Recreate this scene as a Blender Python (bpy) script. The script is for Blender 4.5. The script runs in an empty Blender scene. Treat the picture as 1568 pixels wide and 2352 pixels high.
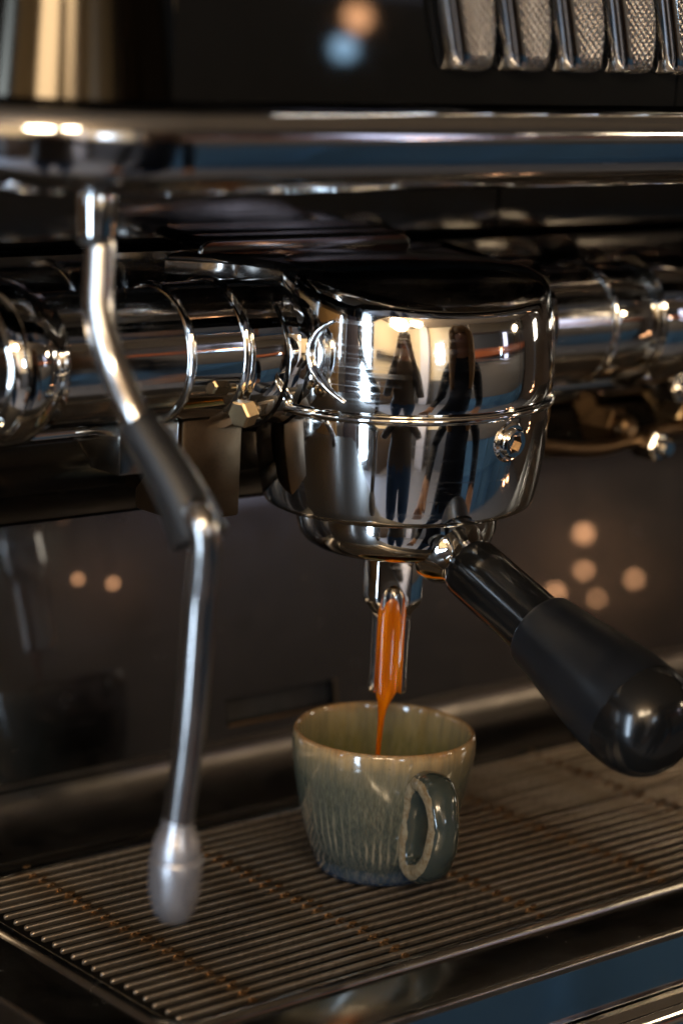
import bpy, bmesh, math, random
from mathutils import Vector, Matrix, noise
random.seed(4)
R = math.radians
SC = bpy.context.scene
COL = SC.collection
pi = math.pi

# ------------------------------------------------------------------ camera
cam = bpy.data.cameras.new('camera'); cam_o = bpy.data.objects.new('camera', cam); COL.objects.link(cam_o)
cam.lens = 85; cam.sensor_fit = 'AUTO'; cam.sensor_width = 36
cam.clip_start = .02; cam.clip_end = 60
def set_cam(yaw=49.0, pitch=12.4, roll=3.0, dist=.854, zc=.052, px=(882, 1672)):
    F = 85 / 36 * 2352
    a, p, r = R(yaw), R(pitch), R(roll)
    f = Vector((math.cos(a)*math.cos(p), math.sin(a)*math.cos(p), -math.sin(p)))
    r0 = Vector((math.sin(a), -math.cos(a), 0)); u0 = r0.cross(f)
    rt = r0*math.cos(r) + u0*math.sin(r); up = u0*math.cos(r) - r0*math.sin(r)
    ray = f + rt*((px[0]-784)/F) - up*((px[1]-1176)/F)
    loc = Vector((0, 0, zc)) - ray*dist
    m = Matrix((rt, up, -f)).transposed().to_4x4(); m.translation = loc
    cam_o.matrix_world = m
set_cam()
cam.dof.use_dof = True; cam.dof.focus_distance = .80; cam.dof.aperture_fstop = 5.6; cam.dof.aperture_blades = 0
SC.camera = cam_o

# ------------------------------------------------------------------ world, exposure
w = bpy.data.worlds.new('World'); SC.world = w; w.use_nodes = True
w.node_tree.nodes['Background'].inputs[0].default_value = (.55, .6, .7, 1)
w.node_tree.nodes['Background'].inputs[1].default_value = .004
SC.view_settings.view_transform = 'Standard'; SC.view_settings.look = 'None'
SC.view_settings.exposure = 0.5; SC.view_settings.gamma = 1
SC.render.engine = 'CYCLES'
SC.cycles.use_denoising = True
SC.cycles.max_bounces = 10; SC.cycles.glossy_bounces = 8; SC.cycles.diffuse_bounces = 3
SC.cycles.sample_clamp_indirect = 6.0; SC.cycles.caustics_reflective = False; SC.cycles.caustics_refractive = False
SC.cycles.blur_glossy = .3

def area(name, loc, target, sx, sy, color, power):
    l = bpy.data.lights.new(name, 'AREA'); l.shape = 'RECTANGLE'; l.size = sx; l.size_y = sy
    l.energy = power; l.color = color
    o = bpy.data.objects.new(name, l); COL.objects.link(o); o.location = loc
    o.rotation_euler = (Vector(target)-Vector(loc)).to_track_quat('-Z', 'Y').to_euler()
    return o
COOL = (.62, .80, 1.0); WARM = (1.0, .78, .50)
# glass door and windows of the cafe: daylight comes in through them
area('door_daylight', (-2.93, -1.02, .12), (0, -1.02, .12), .34, 2.2, COOL, 42)
area('window_daylight', (-2.93, .35, .62), (0, .35, .62), .55, .9, COOL, 16)
area('front_window_daylight', (2.56, -3.12, .78), (2.56, 0, .78), .34, 1.0, (.74, .76, 1.0), 2)

area('rear_window_daylight', (-.89, -3.12, .68), (-.89, 0, .68), .34, .50, COOL, 5)
area('side_window_daylight', (3.56, -1.0, .55), (0, -1.0, .55), .28, .45, (1.0, .90, .74), 5)


# ------------------------------------------------------------------ helpers
def link(o, parent=None):
    COL.objects.link(o)
    if parent: o.parent = parent
    return o
def wloc(o):
    v = Vector((0, 0, 0))
    while o is not None:
        v += o.location; o = o.parent
    return v
def finish(bm, angle=32):
    bmesh.ops.recalc_face_normals(bm, faces=bm.faces)
    for f in bm.faces: f.smooth = True
    c = R(angle)
    for e in bm.edges:
        e.smooth = not (len(e.link_faces) == 2 and e.calc_face_angle(0) > c)
def obj(name, bm, mat, parent=None, angle=32, recalc=True):
    if recalc: finish(bm, angle)
    if parent is not None:
        bmesh.ops.translate(bm, verts=bm.verts, vec=-wloc(parent))
    me = bpy.data.meshes.new(name); bm.to_mesh(me); bm.free()
    if isinstance(mat, (list, tuple)):
        for m in mat: me.materials.append(m)
    else: me.materials.append(mat)
    return link(bpy.data.objects.new(name, me), parent)
def thing(name, label, cat, loc=(0, 0, 0), group=None):
    o = bpy.data.objects.new(name, None); o.empty_display_size = .02; COL.objects.link(o); o.location = loc
    o['label'] = label; o['category'] = cat
    if group: o['group'] = group
    return o
def tag(o, label, cat, group=None):
    o['label'] = label; o['category'] = cat
    if group: o['group'] = group
    return o
def struct(o): o['kind'] = 'structure'; return o

def box(bm, x0, x1, y0, y1, z0, z1, bev=0, seg=2):
    r = bmesh.ops.create_cube(bm, size=1, matrix=Matrix.Translation(((x0+x1)/2, (y0+y1)/2, (z0+z1)/2)) @ Matrix.Diagonal((x1-x0, y1-y0, z1-z0, 1)))
    if bev:
        es = list({e for v in r['verts'] for e in v.link_edges})
        bmesh.ops.bevel(bm, geom=es, offset=bev, segments=seg, profile=.5, affect='EDGES')
    return r
def frame_for(d):
    d = d.normalized(); a = Vector((0, 0, 1)) if abs(d.z) < .95 else Vector((1, 0, 0))
    x = d.cross(a).normalized(); y = d.cross(x).normalized()
    return x, y
def lathe(bm, prof, n=64, origin=(0, 0, 0), axis=(0, 0, 1), cap0=True, cap1=True, wob=None):
    """prof: list of (radius, height) along axis."""
    o = Vector(origin); d = Vector(axis).normalized()
    if abs(d.z) > .999: x, y = Vector((1, 0, 0)), Vector((0, 1, 0))
    else: x, y = frame_for(d)
    rings = []
    for r, h in prof:
        ring = []
        for i in range(n):
            a = 2*pi*i/n; rr = r if wob is None else wob(r, h, a)
            ring.append(bm.verts.new(o + d*h + (x*math.cos(a)+y*math.sin(a))*rr))
        rings.append(ring)
    for k in range(len(rings)-1):
        A, B = rings[k], rings[k+1]
        for i in range(n): bm.faces.new((A[i], A[(i+1) % n], B[(i+1) % n], B[i]))
    if cap0: bm.faces.new(rings[0][::-1])
    if cap1: bm.faces.new(rings[-1])
    return rings
def smooth_path(pts, per=8):
    P = [Vector(p) for p in pts]; out = []
    for i in range(len(P)-1):
        p0 = P[max(i-1, 0)]; p1 = P[i]; p2 = P[i+1]; p3 = P[min(i+2, len(P)-1)]
        for k in range(per):
            t = k/per; t2 = t*t; t3 = t2*t
            out.append(.5*((2*p1)+(-p0+p2)*t+(2*p0-5*p1+4*p2-p3)*t2+(-p0+3*p1-3*p2+p3)*t3))
    out.append(P[-1]); return out
def tube(bm, pts, rad, n=20, caps=True, closed=False, section=None, up=None):
    """rad: number or list; section: list of (u,v) unit section instead of a circle."""
    P = [Vector(p) for p in pts]; m = len(P)
    rads = rad if isinstance(rad, (list, tuple)) else [rad]*m
    tang = []
    for i in range(m):
        a = P[(i-1) % m] if closed or i > 0 else P[i]; b = P[(i+1) % m] if closed or i < m-1 else P[i]
        tang.append((b-a).normalized())
    if up is not None:
        x = Vector(up)
    else: x, _ = frame_for(tang[0])
    rings = []
    for i in range(m):
        t = tang[i]; x = (x - t*x.dot(t)).normalized(); y = t.cross(x)
        sec = section or [(math.cos(2*pi*k/n), math.sin(2*pi*k/n)) for k in range(n)]
        rings.append([bm.verts.new(P[i]+(x*u+y*v)*rads[i]) for u, v in sec])
    q = len(rings[0])
    for k in range(m if closed else m-1):
        A, B = rings[k], rings[(k+1) % m]
        for i in range(q): bm.faces.new((A[i], A[(i+1) % q], B[(i+1) % q], B[i]))
    if caps and not closed:
        bm.faces.new(rings[0][::-1]); bm.faces.new(rings[-1])
    return rings
def capsule_path(a, b, r, n=5):
    """points and radii of a straight rod with rounded ends."""
    a, b = Vector(a), Vector(b); d = (b-a).normalized(); pts, rs = [], []
    for k in range(n):
        t = pi/2*(k+.35)/n; pts.append(a + d*(r-r*math.cos(t))); rs.append(r*math.sin(t))
    for k in reversed(range(n)):
        t = pi/2*(k+.35)/n; pts.append(b - d*(r-r*math.cos(t))); rs.append(r*math.sin(t))
    return pts, rs
def extrude_x(bm, prof, x0, x1, nx=1, caps=True):
    rows = [[bm.verts.new((x0+(x1-x0)*k/nx, y, z)) for y, z in prof] for k in range(nx+1)]
    q = len(prof)
    for k in range(nx):
        A, B = rows[k], rows[k+1]
        for i in range(q): bm.faces.new((A[i], A[(i+1) % q], B[(i+1) % q], B[i]))
    if caps: bm.faces.new(rows[0]); bm.faces.new(rows[-1][::-1])
def round_prof(pts, r, seg=4):
    """closed polygon with rounded corners; r number or list."""
    out = []; n = len(pts)
    for i in range(n):
        p = Vector((*pts[i], 0)); a = Vector((*pts[i-1], 0)); b = Vector((*pts[(i+1) % n], 0))
        rr = r[i] if isinstance(r, (list, tuple)) else r
        if rr <= 0: out.append((p.x, p.y)); continue
        u = (a-p); v = (b-p); ru = min(rr, u.length*.49, v.length*.49); u.normalize(); v.normalize()
        s, e = p+u*ru, p+v*ru
        for k in range(seg+1):
            t = k/seg; q = s*(1-t)**2 + p*2*t*(1-t) + e*t*t
            out.append((q.x, q.y))
    return out
def sweep_plan(bm, path, prof, closed_prof=True, caps=True):
    """path: list of ((x,y),(nx,ny)); prof: list of (outward, z)."""
    rows = [[bm.verts.new((p[0]+n[0]*o, p[1]+n[1]*o, z)) for o, z in prof] for p, n in path]
    q = len(prof)
    for k in range(len(rows)-1):
        A, B = rows[k], rows[k+1]
        for i in range(q if closed_prof else q-1): bm.faces.new((A[i], B[i], B[(i+1) % q], A[(i+1) % q]))
    if caps and closed_prof: bm.faces.new(rows[0]); bm.faces.new(rows[-1][::-1])

# ------------------------------------------------------------------ materials
def mat(name):
    m = bpy.data.materials.new(name); m.use_nodes = True
    nt = m.node_tree; b = nt.nodes['Principled BSDF']
    return m, nt, b
def N(nt, t, **kw):
    n = nt.nodes.new(t)
    for k, v in kw.items():
        if k in n.inputs: n.inputs[k].default_value = v
        else: setattr(n, k, v)
    return n
def coords(nt, scale=(1, 1, 1), rot=(0, 0, 0)):
    tc = N(nt, 'ShaderNodeTexCoord'); mp = N(nt, 'ShaderNodeMapping'); mp.inputs['Scale'].default_value = scale; mp.inputs['Rotation'].default_value = rot
    nt.links.new(tc.outputs['Object'], mp.inputs[0]); return mp.outputs[0]
def ramp(nt, fac, stops):
    r = N(nt, 'ShaderNodeValToRGB'); cr = r.color_ramp
    while len(cr.elements) < len(stops): cr.elements.new(.5)
    for e, (p, c) in zip(cr.elements, stops):
        e.position = p; e.color = (*c, 1) if len(c) == 3 else c
    nt.links.new(fac, r.inputs[0]); return r.outputs[0]
def g(v): return (v, v, v)
def ntex(nt, vec, scale, detail=4, rough=.6, dist=0):
    n = N(nt, 'ShaderNodeTexNoise'); n.inputs['Scale'].default_value = scale; n.inputs['Detail'].default_value = detail
    n.inputs['Roughness'].default_value = rough; n.inputs['Distortion'].default_value = dist
    nt.links.new(vec, n.inputs['Vector']); return n.outputs['Fac']
def bump(nt, b, h, strength, dist=.001, prev=None):
    n = N(nt, 'ShaderNodeBump'); n.inputs['Strength'].default_value = strength; n.inputs['Distance'].default_value = dist
    nt.links.new(h, n.inputs['Height'])
    if prev: nt.links.new(prev, n.inputs['Normal'])
    nt.links.new(n.outputs[0], b.inputs['Normal']); return n.outputs[0]
def mix(nt, fac, a, b_, mode='MIX'):
    n = N(nt, 'ShaderNodeMix'); n.data_type = 'RGBA'; n.blend_type = mode
    def s(sock, v):
        if hasattr(v, 'is_linked'): nt.links.new(v, sock)
        elif isinstance(v, (int, float)): sock.default_value = v
        else: sock.default_value = (*v, 1)
    s(n.inputs[0], fac); s(n.inputs[6], a); s(n.inputs[7], b_)
    return n.outputs[2]

def metal(name, base, r0, r1, scratch=.0, wave=0.0, dust=0.0, dustcol=(.10, .085, .07), brushed=None, nscale=60):
    m, nt, b = mat(name); v = coords(nt)
    b.inputs['Metallic'].default_value = 1
    n1 = ntex(nt, v, nscale, 5, .65)
    nt.links.new(ramp(nt, n1, [(.3, g(r0)), (.75, g(r1))]), b.inputs['Roughness'])
    col = base; prev = None
    if dust:
        n2 = ntex(nt, v, 35, 8, .75); n3 = ntex(nt, v, 900, 2, .5)
        f = mix(nt, 1, ramp(nt, n2, [(.42 if dust < .9 else .15, g(0 if dust < .9 else .45)), (.8, g(dust))]), ramp(nt, n3, [(.5, g(.35)), (.68, g(1))]), 'MULTIPLY')
        d = N(nt, 'ShaderNodeBsdfDiffuse'); d.inputs[0].default_value = (*dustcol, 1)
        ms = N(nt, 'ShaderNodeMixShader'); out = nt.nodes['Material Output']
        nt.links.new(f, ms.inputs[0]); nt.links.new(b.outputs[0], ms.inputs[1]); nt.links.new(d.outputs[0], ms.inputs[2])
        nt.links.new(ms.outputs[0], out.inputs[0])
    b.inputs['Base Color'].default_value = (*base, 1)
    if wave:
        nw = ntex(nt, v, 22, 1, .4); prev = bump(nt, b, nw, 1.0, wave*.0006, prev)
    if scratch:   # hairlines and wiped haze: thin rougher streaks
        acc = None
        for rot, sc in (((.10, .05, 0), (26, 26, 1500)), ((-.22, .16, 0), (30, 30, 1100))):
            ns = ntex(nt, coords(nt, sc, rot), 1, 2, .5, .3)
            rp = ramp(nt, ns, [(.56, g(0)), (.66, g(scratch))])
            acc = rp if acc is None else mix(nt, 1, acc, rp, 'ADD')
        pt = ramp(nt, ntex(nt, v, 45, 3), [(.40, g(.1)), (.65, g(1))])
        acc = mix(nt, 1, acc, pt, 'MULTIPLY')
        base_r = b.inputs['Roughness'].links[0].from_socket
        nt.links.new(mix(nt, 1, base_r, acc, 'ADD'), b.inputs['Roughness'])
    if brushed:
        ns = ntex(nt, coords(nt, brushed), 1, 3, .6); prev = bump(nt, b, ns, 1.0, .00003, prev)
    return m
CHROME = metal('polished_chrome', (.80, .79, .77), .025, .085, scratch=.09, wave=.05)
CHROME_PLAIN = metal('plain_chrome', (.76, .75, .73), .04, .12, wave=.05)
RAILM = metal('rail_chrome', (.56, .57, .60), .04, .13, wave=.06, scratch=.12)
CHROME_USED = metal('used_chrome', (.66, .64, .62), .05, .16, scratch=.14, wave=.10, dust=.35)
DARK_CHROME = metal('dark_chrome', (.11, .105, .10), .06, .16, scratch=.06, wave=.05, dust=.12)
COVER = metal('darkened_top_chrome', (.24, .22, .20), .08, .20, dust=.6, dustcol=(.055, .046, .038))  # chrome darkened to hold the cap's dark reflection; dust shows its surface
STEEL = metal('stainless_steel', (.30, .285, .26), .12, .30, brushed=(6, 700, 700), dust=.35, dustcol=(.05, .042, .034))
def splash_mat():
    m, nt, b = mat('scuffed_splash_steel'); v = coords(nt); b.inputs['Metallic'].default_value = 1
    n1 = ntex(nt, v, 9, 6, .65); n2 = ntex(nt, v, 60, 6, .7); n3 = ntex(nt, coords(nt, (14, 300, 300)), 1, 3, .6)
    c = mix(nt, n1, (.050, .047, .046), (.125, .120, .118)); c = mix(nt, ramp(nt, n2, [(.45, g(0)), (.8, g(.4))]), c, (.045, .036, .028))
    nt.links.new(c, b.inputs['Base Color'])
    nt.links.new(mix(nt, 1, ramp(nt, n2, [(.3, g(.15)), (.8, g(.30))]), ramp(nt, n3, [(.4, g(0)), (.7, g(.03))]), 'ADD'), b.inputs['Roughness'])
    b.inputs['Coat Weight'].default_value = 1; b.inputs['Coat Roughness'].default_value = .02; b.inputs['Coat IOR'].default_value = 1.6
    return m
SPLASH = splash_mat()
COVEM = metal('worn_ledge_steel', (.15, .135, .12), .26, .40, brushed=(6, 700, 700), dust=.5, dustcol=(.04, .034, .028))
BRASS = metal('brass', (.36, .26, .15), .26, .45, dust=.3)
BRONZE = metal('stained_bronze', (.12, .075, .04), .30, .55, dust=.6, dustcol=(.03, .018, .01))
WAND = metal('brushed_wand_steel', (.48, .46, .45), .14, .26, wave=.04, dust=.15, dustcol=(.2, .18, .16))

def plastic(name, col, rough, bumpy=0, coat=0, nscale=400):
    m, nt, b = mat(name); b.inputs['Base Color'].default_value = (*col, 1); v = coords(nt)
    nt.links.new(ramp(nt, ntex(nt, v, 50, 5), [(.3, g(rough*.75)), (.75, g(min(1, rough*1.3)))]), b.inputs['Roughness'])
    nt.links.new(mix(nt, ntex(nt, v, 90, 6), tuple(c*.7 for c in col), tuple(c*1.3 for c in col)), b.inputs['Base Color'])
    if bumpy: bump(nt, b, ntex(nt, v, nscale, 3), bumpy, .0005)
    if coat: b.inputs['Coat Weight'].default_value = coat; b.inputs['Coat Roughness'].default_value = .05
    return m
BLACK_GLOSS = plastic('black_lacquer', (.004, .004, .004), .035)
BLACK_GLOSS.node_tree.nodes['Principled BSDF'].inputs['Specular IOR Level'].default_value = .28
CORNERM, _nt, _b = mat('brushed_black_chrome')
_b.inputs['Metallic'].default_value = 1; _b.inputs['Base Color'].default_value = (.042, .036, .028, 1); _b.inputs['Roughness'].default_value = .15
_b.inputs['Anisotropic'].default_value = .92; _b.inputs['Anisotropic Rotation'].default_value = 0.0
_cx = N(_nt, 'ShaderNodeCombineXYZ'); _cx.inputs[2].default_value = 1; _nt.links.new(_cx.outputs[0], _b.inputs['Tangent'])
BLACK_SATIN = plastic('black_satin', (.012, .012, .012), .34, .1)
RUBBER = plastic('black_rubber', (.012, .012, .013), .42, .15)
GRIP = plastic('dark_grip', (.006, .007, .009), .36, .12)
GRIP.node_tree.nodes['Principled BSDF'].inputs['Specular IOR Level'].default_value = .36
TIPM = metal('milk_film_on_steel', (.55, .54, .56), .26, .5, wave=.6, dust=1.0, dustcol=(.22, .21, .225), nscale=140)
BAKELITE = plastic('black_bakelite', (.006, .006, .006), .16)
DARK = plastic('cavity_shade', (.004, .003, .003), .7)  # near-black colour standing for shade in holes, slot and tray basin
KNURL = None
def knurl_mat():
    m, nt, b = mat('knurled_chrome'); b.inputs['Metallic'].default_value = 1; b.inputs['Base Color'].default_value = (.50, .46, .43, 1); b.inputs['Roughness'].default_value = .26
    v = coords(nt, (1, 1, 1), (0, R(45), 0)); ck = N(nt, 'ShaderNodeTexVoronoi'); ck.inputs['Scale'].default_value = 560; ck.inputs['Randomness'].default_value = .1
    nt.links.new(v, ck.inputs['Vector']); bump(nt, b, ck.outputs['Distance'], .7, .0009); return m
KNURL = knurl_mat()

def grate_mat():
    m, nt, b = mat('stained_grate_steel'); v = coords(nt)
    b.inputs['Metallic'].default_value = .85
    n1 = ntex(nt, v, 22, 6, .7); n2 = ntex(nt, v, 260, 4, .6)
    c = mix(nt, ramp(nt, n1, [(.35, g(0)), (.7, g(1))]), (.38, .33, .275), (.22, .155, .095))
    c = mix(nt, ramp(nt, n2, [(.5, g(0)), (.75, g(.7))]), c, (.06, .035, .018))
    nt.links.new(c, b.inputs['Base Color'])
    nt.links.new(ramp(nt, n2, [(.3, g(.28)), (.8, g(.48))]), b.inputs['Roughness'])
    bump(nt, b, n2, .12, .0001); return m
GRATE = grate_mat()
def stain_glint_mat():
    m, nt, b = mat('stain_and_glint_brass'); v = coords(nt); b.inputs['Metallic'].default_value = .9
    n = ntex(nt, v, 200, 5); nt.links.new(mix(nt, n, (.40, .23, .10), (.12, .06, .028)), b.inputs['Base Color'])
    b.inputs['Roughness'].default_value = .32; bump(nt, b, n, .5, .001); return m
STAIN_GLINT = stain_glint_mat()  # coffee stain, lightened so the bars and beads carry orange glints

def coffee_mat():
    m, nt, b = mat('coffee_crema'); v = coords(nt, (260, 260, 22))
    n = ntex(nt, v, 1, 2, .4)
    nt.links.new(ramp(nt, n, [(.28, (.24, .046, .001)), (.50, (.42, .100, .001)), (.72, (.56, .155, .002))]), b.inputs['Base Color'])
    b.inputs['Roughness'].default_value = .07; b.inputs['IOR'].default_value = 1.40
    b.inputs['Subsurface Weight'].default_value = .35; b.inputs['Subsurface Radius'].default_value = (.004, .0015, .0004); b.inputs['Subsurface Scale'].default_value = .6
    return m
COFFEE = coffee_mat()

def glaze_mat(inside=False):
    m, nt, b = mat('olive_glaze_inside' if inside else 'celadon_ash_glaze'); tc = N(nt, 'ShaderNodeTexCoord')
    sx = N(nt, 'ShaderNodeSeparateXYZ'); nt.links.new(tc.outputs['Object'], sx.inputs[0])
    v = coords(nt); vs = coords(nt, (1, 1, .10))
    nz = ntex(nt, v, 90, 4); add = N(nt, 'ShaderNodeMath', operation='MULTIPLY_ADD'); add.inputs[1].default_value = .007
    nt.links.new(nz, add.inputs[0]); nt.links.new(sx.outputs['Z'], add.inputs[2])
    mr = N(nt, 'ShaderNodeMapRange'); mr.inputs['From Min'].default_value = 0; mr.inputs['From Max'].default_value = .056; nt.links.new(add.outputs[0], mr.inputs[0])
    if inside:
        base = ramp(nt, mr.outputs[0], [(.2, (.06, .058, .018)), (.75, (.11, .10, .036)), (.93, (.22, .17, .085)), (.99, (.28, .15, .055))])
    else:
        base = ramp(nt, mr.outputs[0], [(.06, (.010, .026, .062)), (.14, (.020, .038, .064)), (.20, (.026, .036, .036)), (.5, (.040, .047, .036)), (.74, (.066, .068, .046)), (.87, (.15, .125, .072)), (.955, (.36, .245, .115)), (.995, (.30, .155, .055))])
    st = ntex(nt, vs, 1500, 4, .65); st2 = ntex(nt, vs, 420, 3, .6)
    c = mix(nt, ramp(nt, st, [(.42, g(0)), (.75, g(.38))]), base, (.24, .22, .16))
    c = mix(nt, ramp(nt, st2, [(.35, g(.35)), (.58, g(0))]), c, (.05, .06, .055))
    if not inside:   # pale glaze breaking over carved flutes, in a band below the middle
        at2 = N(nt, 'ShaderNodeMath', operation='ARCTAN2'); nt.links.new(sx.outputs['Y'], at2.inputs[0]); nt.links.new(sx.outputs['X'], at2.inputs[1])
        mu = N(nt, 'ShaderNodeMath', operation='MULTIPLY_ADD'); mu.inputs[1].default_value = 62; nt.links.new(at2.outputs[0], mu.inputs[0])
        nz3 = ntex(nt, coords(nt, (1, 1, .3)), 130, 2); m3 = N(nt, 'ShaderNodeMath', operation='MULTIPLY'); m3.inputs[1].default_value = 7; nt.links.new(nz3, m3.inputs[0]); nt.links.new(m3.outputs[0], mu.inputs[2])
        sn = N(nt, 'ShaderNodeMath', operation='SINE'); nt.links.new(mu.outputs[0], sn.inputs[0])
        stripe = ramp(nt, sn.outputs[0], [(.25, g(0)), (.95, g(1))])
        band = ramp(nt, mr.outputs[0], [(.20, g(0)), (.32, g(1)), (.46, g(.8)), (.66, g(0))])
        patch = ramp(nt, ntex(nt, v, 55, 2), [(.38, g(0)), (.60, g(1))])
        f = mix(nt, 1, mix(nt, 1, stripe, band, 'MULTIPLY'), patch, 'MULTIPLY')
        f2 = mix(nt, 1, f, g(.5), 'MULTIPLY'); c = mix(nt, f2, c, (.34, .29, .20))
    sp = ntex(nt, v, 1500, 2); c = mix(nt, ramp(nt, sp, [(.66, g(0)), (.74, g(.7))]), c, (.05, .03, .015))
    nt.links.new(c, b.inputs['Base Color'])
    b.inputs['IOR'].default_value = 1.55; b.inputs['Roughness'].default_value = .12
    nt.links.new(ramp(nt, st2, [(.3, g(.05)), (.7, g(.12))]), b.inputs['Roughness'])
    b.inputs['Coat Weight'].default_value = .3; b.inputs['Coat Roughness'].default_value = .05
    bump(nt, b, ntex(nt, v, 70, 2), .10, .0006, bump(nt, b, st2, .03, .0001))
    return m
GLAZE = glaze_mat(); GLAZE_IN = glaze_mat(True)

def edge_mat():
    m, nt, b = mat('glaze_worn_on_the_edges'); v = coords(nt); n1 = ntex(nt, v, 420, 4, .6); n2 = ntex(nt, v, 130, 3)
    at = N(nt, 'ShaderNodeAttribute'); at.attribute_name = 'worn'
    ad = N(nt, 'ShaderNodeMath', operation='MULTIPLY_ADD'); ad.inputs[1].default_value = .35; nt.links.new(n2, ad.inputs[0]); nt.links.new(at.outputs['Fac'], ad.inputs[2])
    edge = ramp(nt, ad.outputs[0], [(.97, g(0)), (1.16, g(.75))])
    tan = mix(nt, ramp(nt, n1, [(.40, g(0)), (.62, g(1))]), (.30, .25, .165), (.20, .14, .075))
    gl = mix(nt, n2, (.020, .029, .033), (.052, .058, .042))
    nt.links.new(mix(nt, edge, gl, tan), b.inputs['Base Color'])
    b.inputs['Roughness'].default_value = .10; b.inputs['IOR'].default_value = 1.55; bump(nt, b, n1, .12, .0004); return m
EDGE = edge_mat()
def wall_mat(name, c0, c1, scale=3, rough=.8):
    m, nt, b = mat(name); v = coords(nt); nt.links.new(mix(nt, ntex(nt, v, scale, 6), c0, c1), b.inputs['Base Color']); b.inputs['Roughness'].default_value = rough; return m
CEIL = wall_mat('cream_ceiling', (.74, .64, .46), (.80, .70, .52))
WALLM = wall_mat('grey_plaster', (.07, .075, .09), (.10, .105, .12))
WALLD = wall_mat('dark_wood_wall', (.05, .035, .025), (.09, .06, .04), 9)
FLOORM = wall_mat('grey_blue_floor', (.15, .16, .19), (.21, .22, .26), 5, .4)
BLUEW = wall_mat('blue_counter_paint', (.02, .07, .17), (.20, .42, .66), 1.6, .5)
COUNTERM = wall_mat('dark_stone_counter', (.012, .012, .012), (.03, .028, .026), 30, .3)
def emit(name, col, s):
    m = bpy.data.materials.new(name); m.use_nodes = True; nt = m.node_tree; b = nt.nodes['Principled BSDF']
    b.inputs['Base Color'].default_value = (.8, .8, .8, 1); b.inputs['Emission Color'].default_value = (*col, 1); b.inputs['Emission Strength'].default_value = s; return m
LAMP_W = emit('warm_lamp_glass', (1, .77, .50), 25)
BULB_W = emit('warm_bokeh_bulb', (1, .48, .22), 22)
BULB_C = emit('cool_bokeh_bulb', (.4, .70, 1), 16)

# ------------------------------------------------------------------ the setting
def plane_box(name, m, *b):
    bm = bmesh.new(); box(bm, *b); return struct(obj(name, bm, m))
plane_box('floor', FLOORM, -3, 3.6, -3.2, 1.2, -1.3, -1.2)
plane_box('ceiling', wall_mat('brown_ceiling', (.20, .155, .11), (.26, .20, .14)), -3, 3.6, -3.2, 1.2, 1.75, 1.85)
plane_box('wall', WALLM, -3.1, -3.0, -3.2, 1.2, -1.2, 1.75)
plane_box('wall', WALLM, -3.1, 3.6, -3.3, -3.2, -1.2, 1.75)
plane_box('wall', WALLD, 3.6, 3.7, -3.3, 1.2, -1.2, 1.75)
plane_box('wall', WALLD, -3.1, 3.7, 1.2, 1.3, -1.2, 1.75)
plane_box('counter', COUNTERM, -1.2, 1.6, -.22, .6, -.14, -.10)
bm = bmesh.new(); box(bm, .1, 3.3, -2.5, -2.05, -1.2, -.34)
for k in range(7): box(bm, .14+.46*k, .16+.46*k, -2.06, -2.035, -1.2, -.34)
box(bm, .1, 3.3, -2.06, -2.03, -.72, -.70)
o = obj('back_counter', bm, BLUEW); struct(o)
bm = bmesh.new(); box(bm, .35, 3.32, -2.52, -2.03, -.34, .30, .004); o = obj('pale_reflector_block', bm, plastic('grey_block_paint', (.20, .18, .165), .5)); struct(o)  # block added to mirror a pale band into the pipe

bm = bmesh.new()
for y0, y1 in ((-1.30, -1.20), (-.84, -.74)): box(bm, -2.99, -2.90, y0, y1, -1.2, 1.4)
box(bm, -2.99, -2.90, -1.30, -.74, 1.24, 1.4)
struct(obj('door_frame', bm, WALLD))
bm = bmesh.new(); box(bm, -2.2, -1.75, -.42, -.10, -1.2, .75, .01); tag(obj('fridge', bm, plastic('grey_enamel', (.14, .13, .17), .4)), 'tall grey fridge standing left of the glass door', 'fridge')
bm = bmesh.new(); box(bm, -2.99, -2.6, -2.9, -1.5, -1.2, -.1, .01); box(bm, -2.99, -2.7, -2.9, -1.5, .5, .54)
struct(obj('side_counter', bm, WALLD))
bm = bmesh.new(); box(bm, -1.75, -1.35, -3.15, -2.95, -1.2, 1.7, .01); struct(obj('added_pale_panel', bm, plastic('pale_panel_paint', (.66, .64, .68), .5)))  # pale panel added to put light slivers into the bell
bm = bmesh.new(); box(bm, -2.9, -2.5,   .12, 1.15, -1.2, 1.25, .01); struct(obj('added_oak_cupboard', bm, wall_mat('golden_oak', (.42, .25, .09), (.56, .34, .13), 6, .5)))  # cupboard added to mirror gold into the left of the bell
def lamp(name, loc, r, m, label, cord=True):
    t = thing(name, label, 'lamp', loc)
    bm = bmesh.new(); bmesh.ops.create_uvsphere(bm, u_segments=20, v_segments=12, radius=r, matrix=Matrix.Translation(loc)); obj('bulb', bm, m, t)
    if cord:
        bm = bmesh.new(); tube(bm, [(loc[0], loc[1], loc[2]+r*.9), (loc[0], loc[1], 1.75)], .004, 8); obj('cord', bm, BLACK_SATIN, t)
    return t
lamp('pendant_lamp', (-1.62, -1.58, 1.20), .27, LAMP_W, 'round warm glass pendant hanging near the glass door')
lamp('pendant_lamp', (-1.22, -1.98, 1.40), .17, LAMP_W, 'added warm glass pendant brightening the ceiling between the glass door and the back counter')  # globe added to brighten the mirrored ceiling
lamp('pendant_lamp', (1.35, -1.15, .62), .08, LAMP_W, 'added warm glass pendant lighting the counter fronts right of the barista')  # globe added to light the fronts that the chrome mirrors

bm = bmesh.new(); box(bm, -2.995, -2.97, -3.18, -1.36, .02, 1.74); struct(obj('cream_panelling', bm, CEIL))
bm = bmesh.new(); box(bm, -2.96, -.15, -3.195, -3.17, .02, 1.74); struct(obj('cream_panelling', bm, CEIL))
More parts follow.
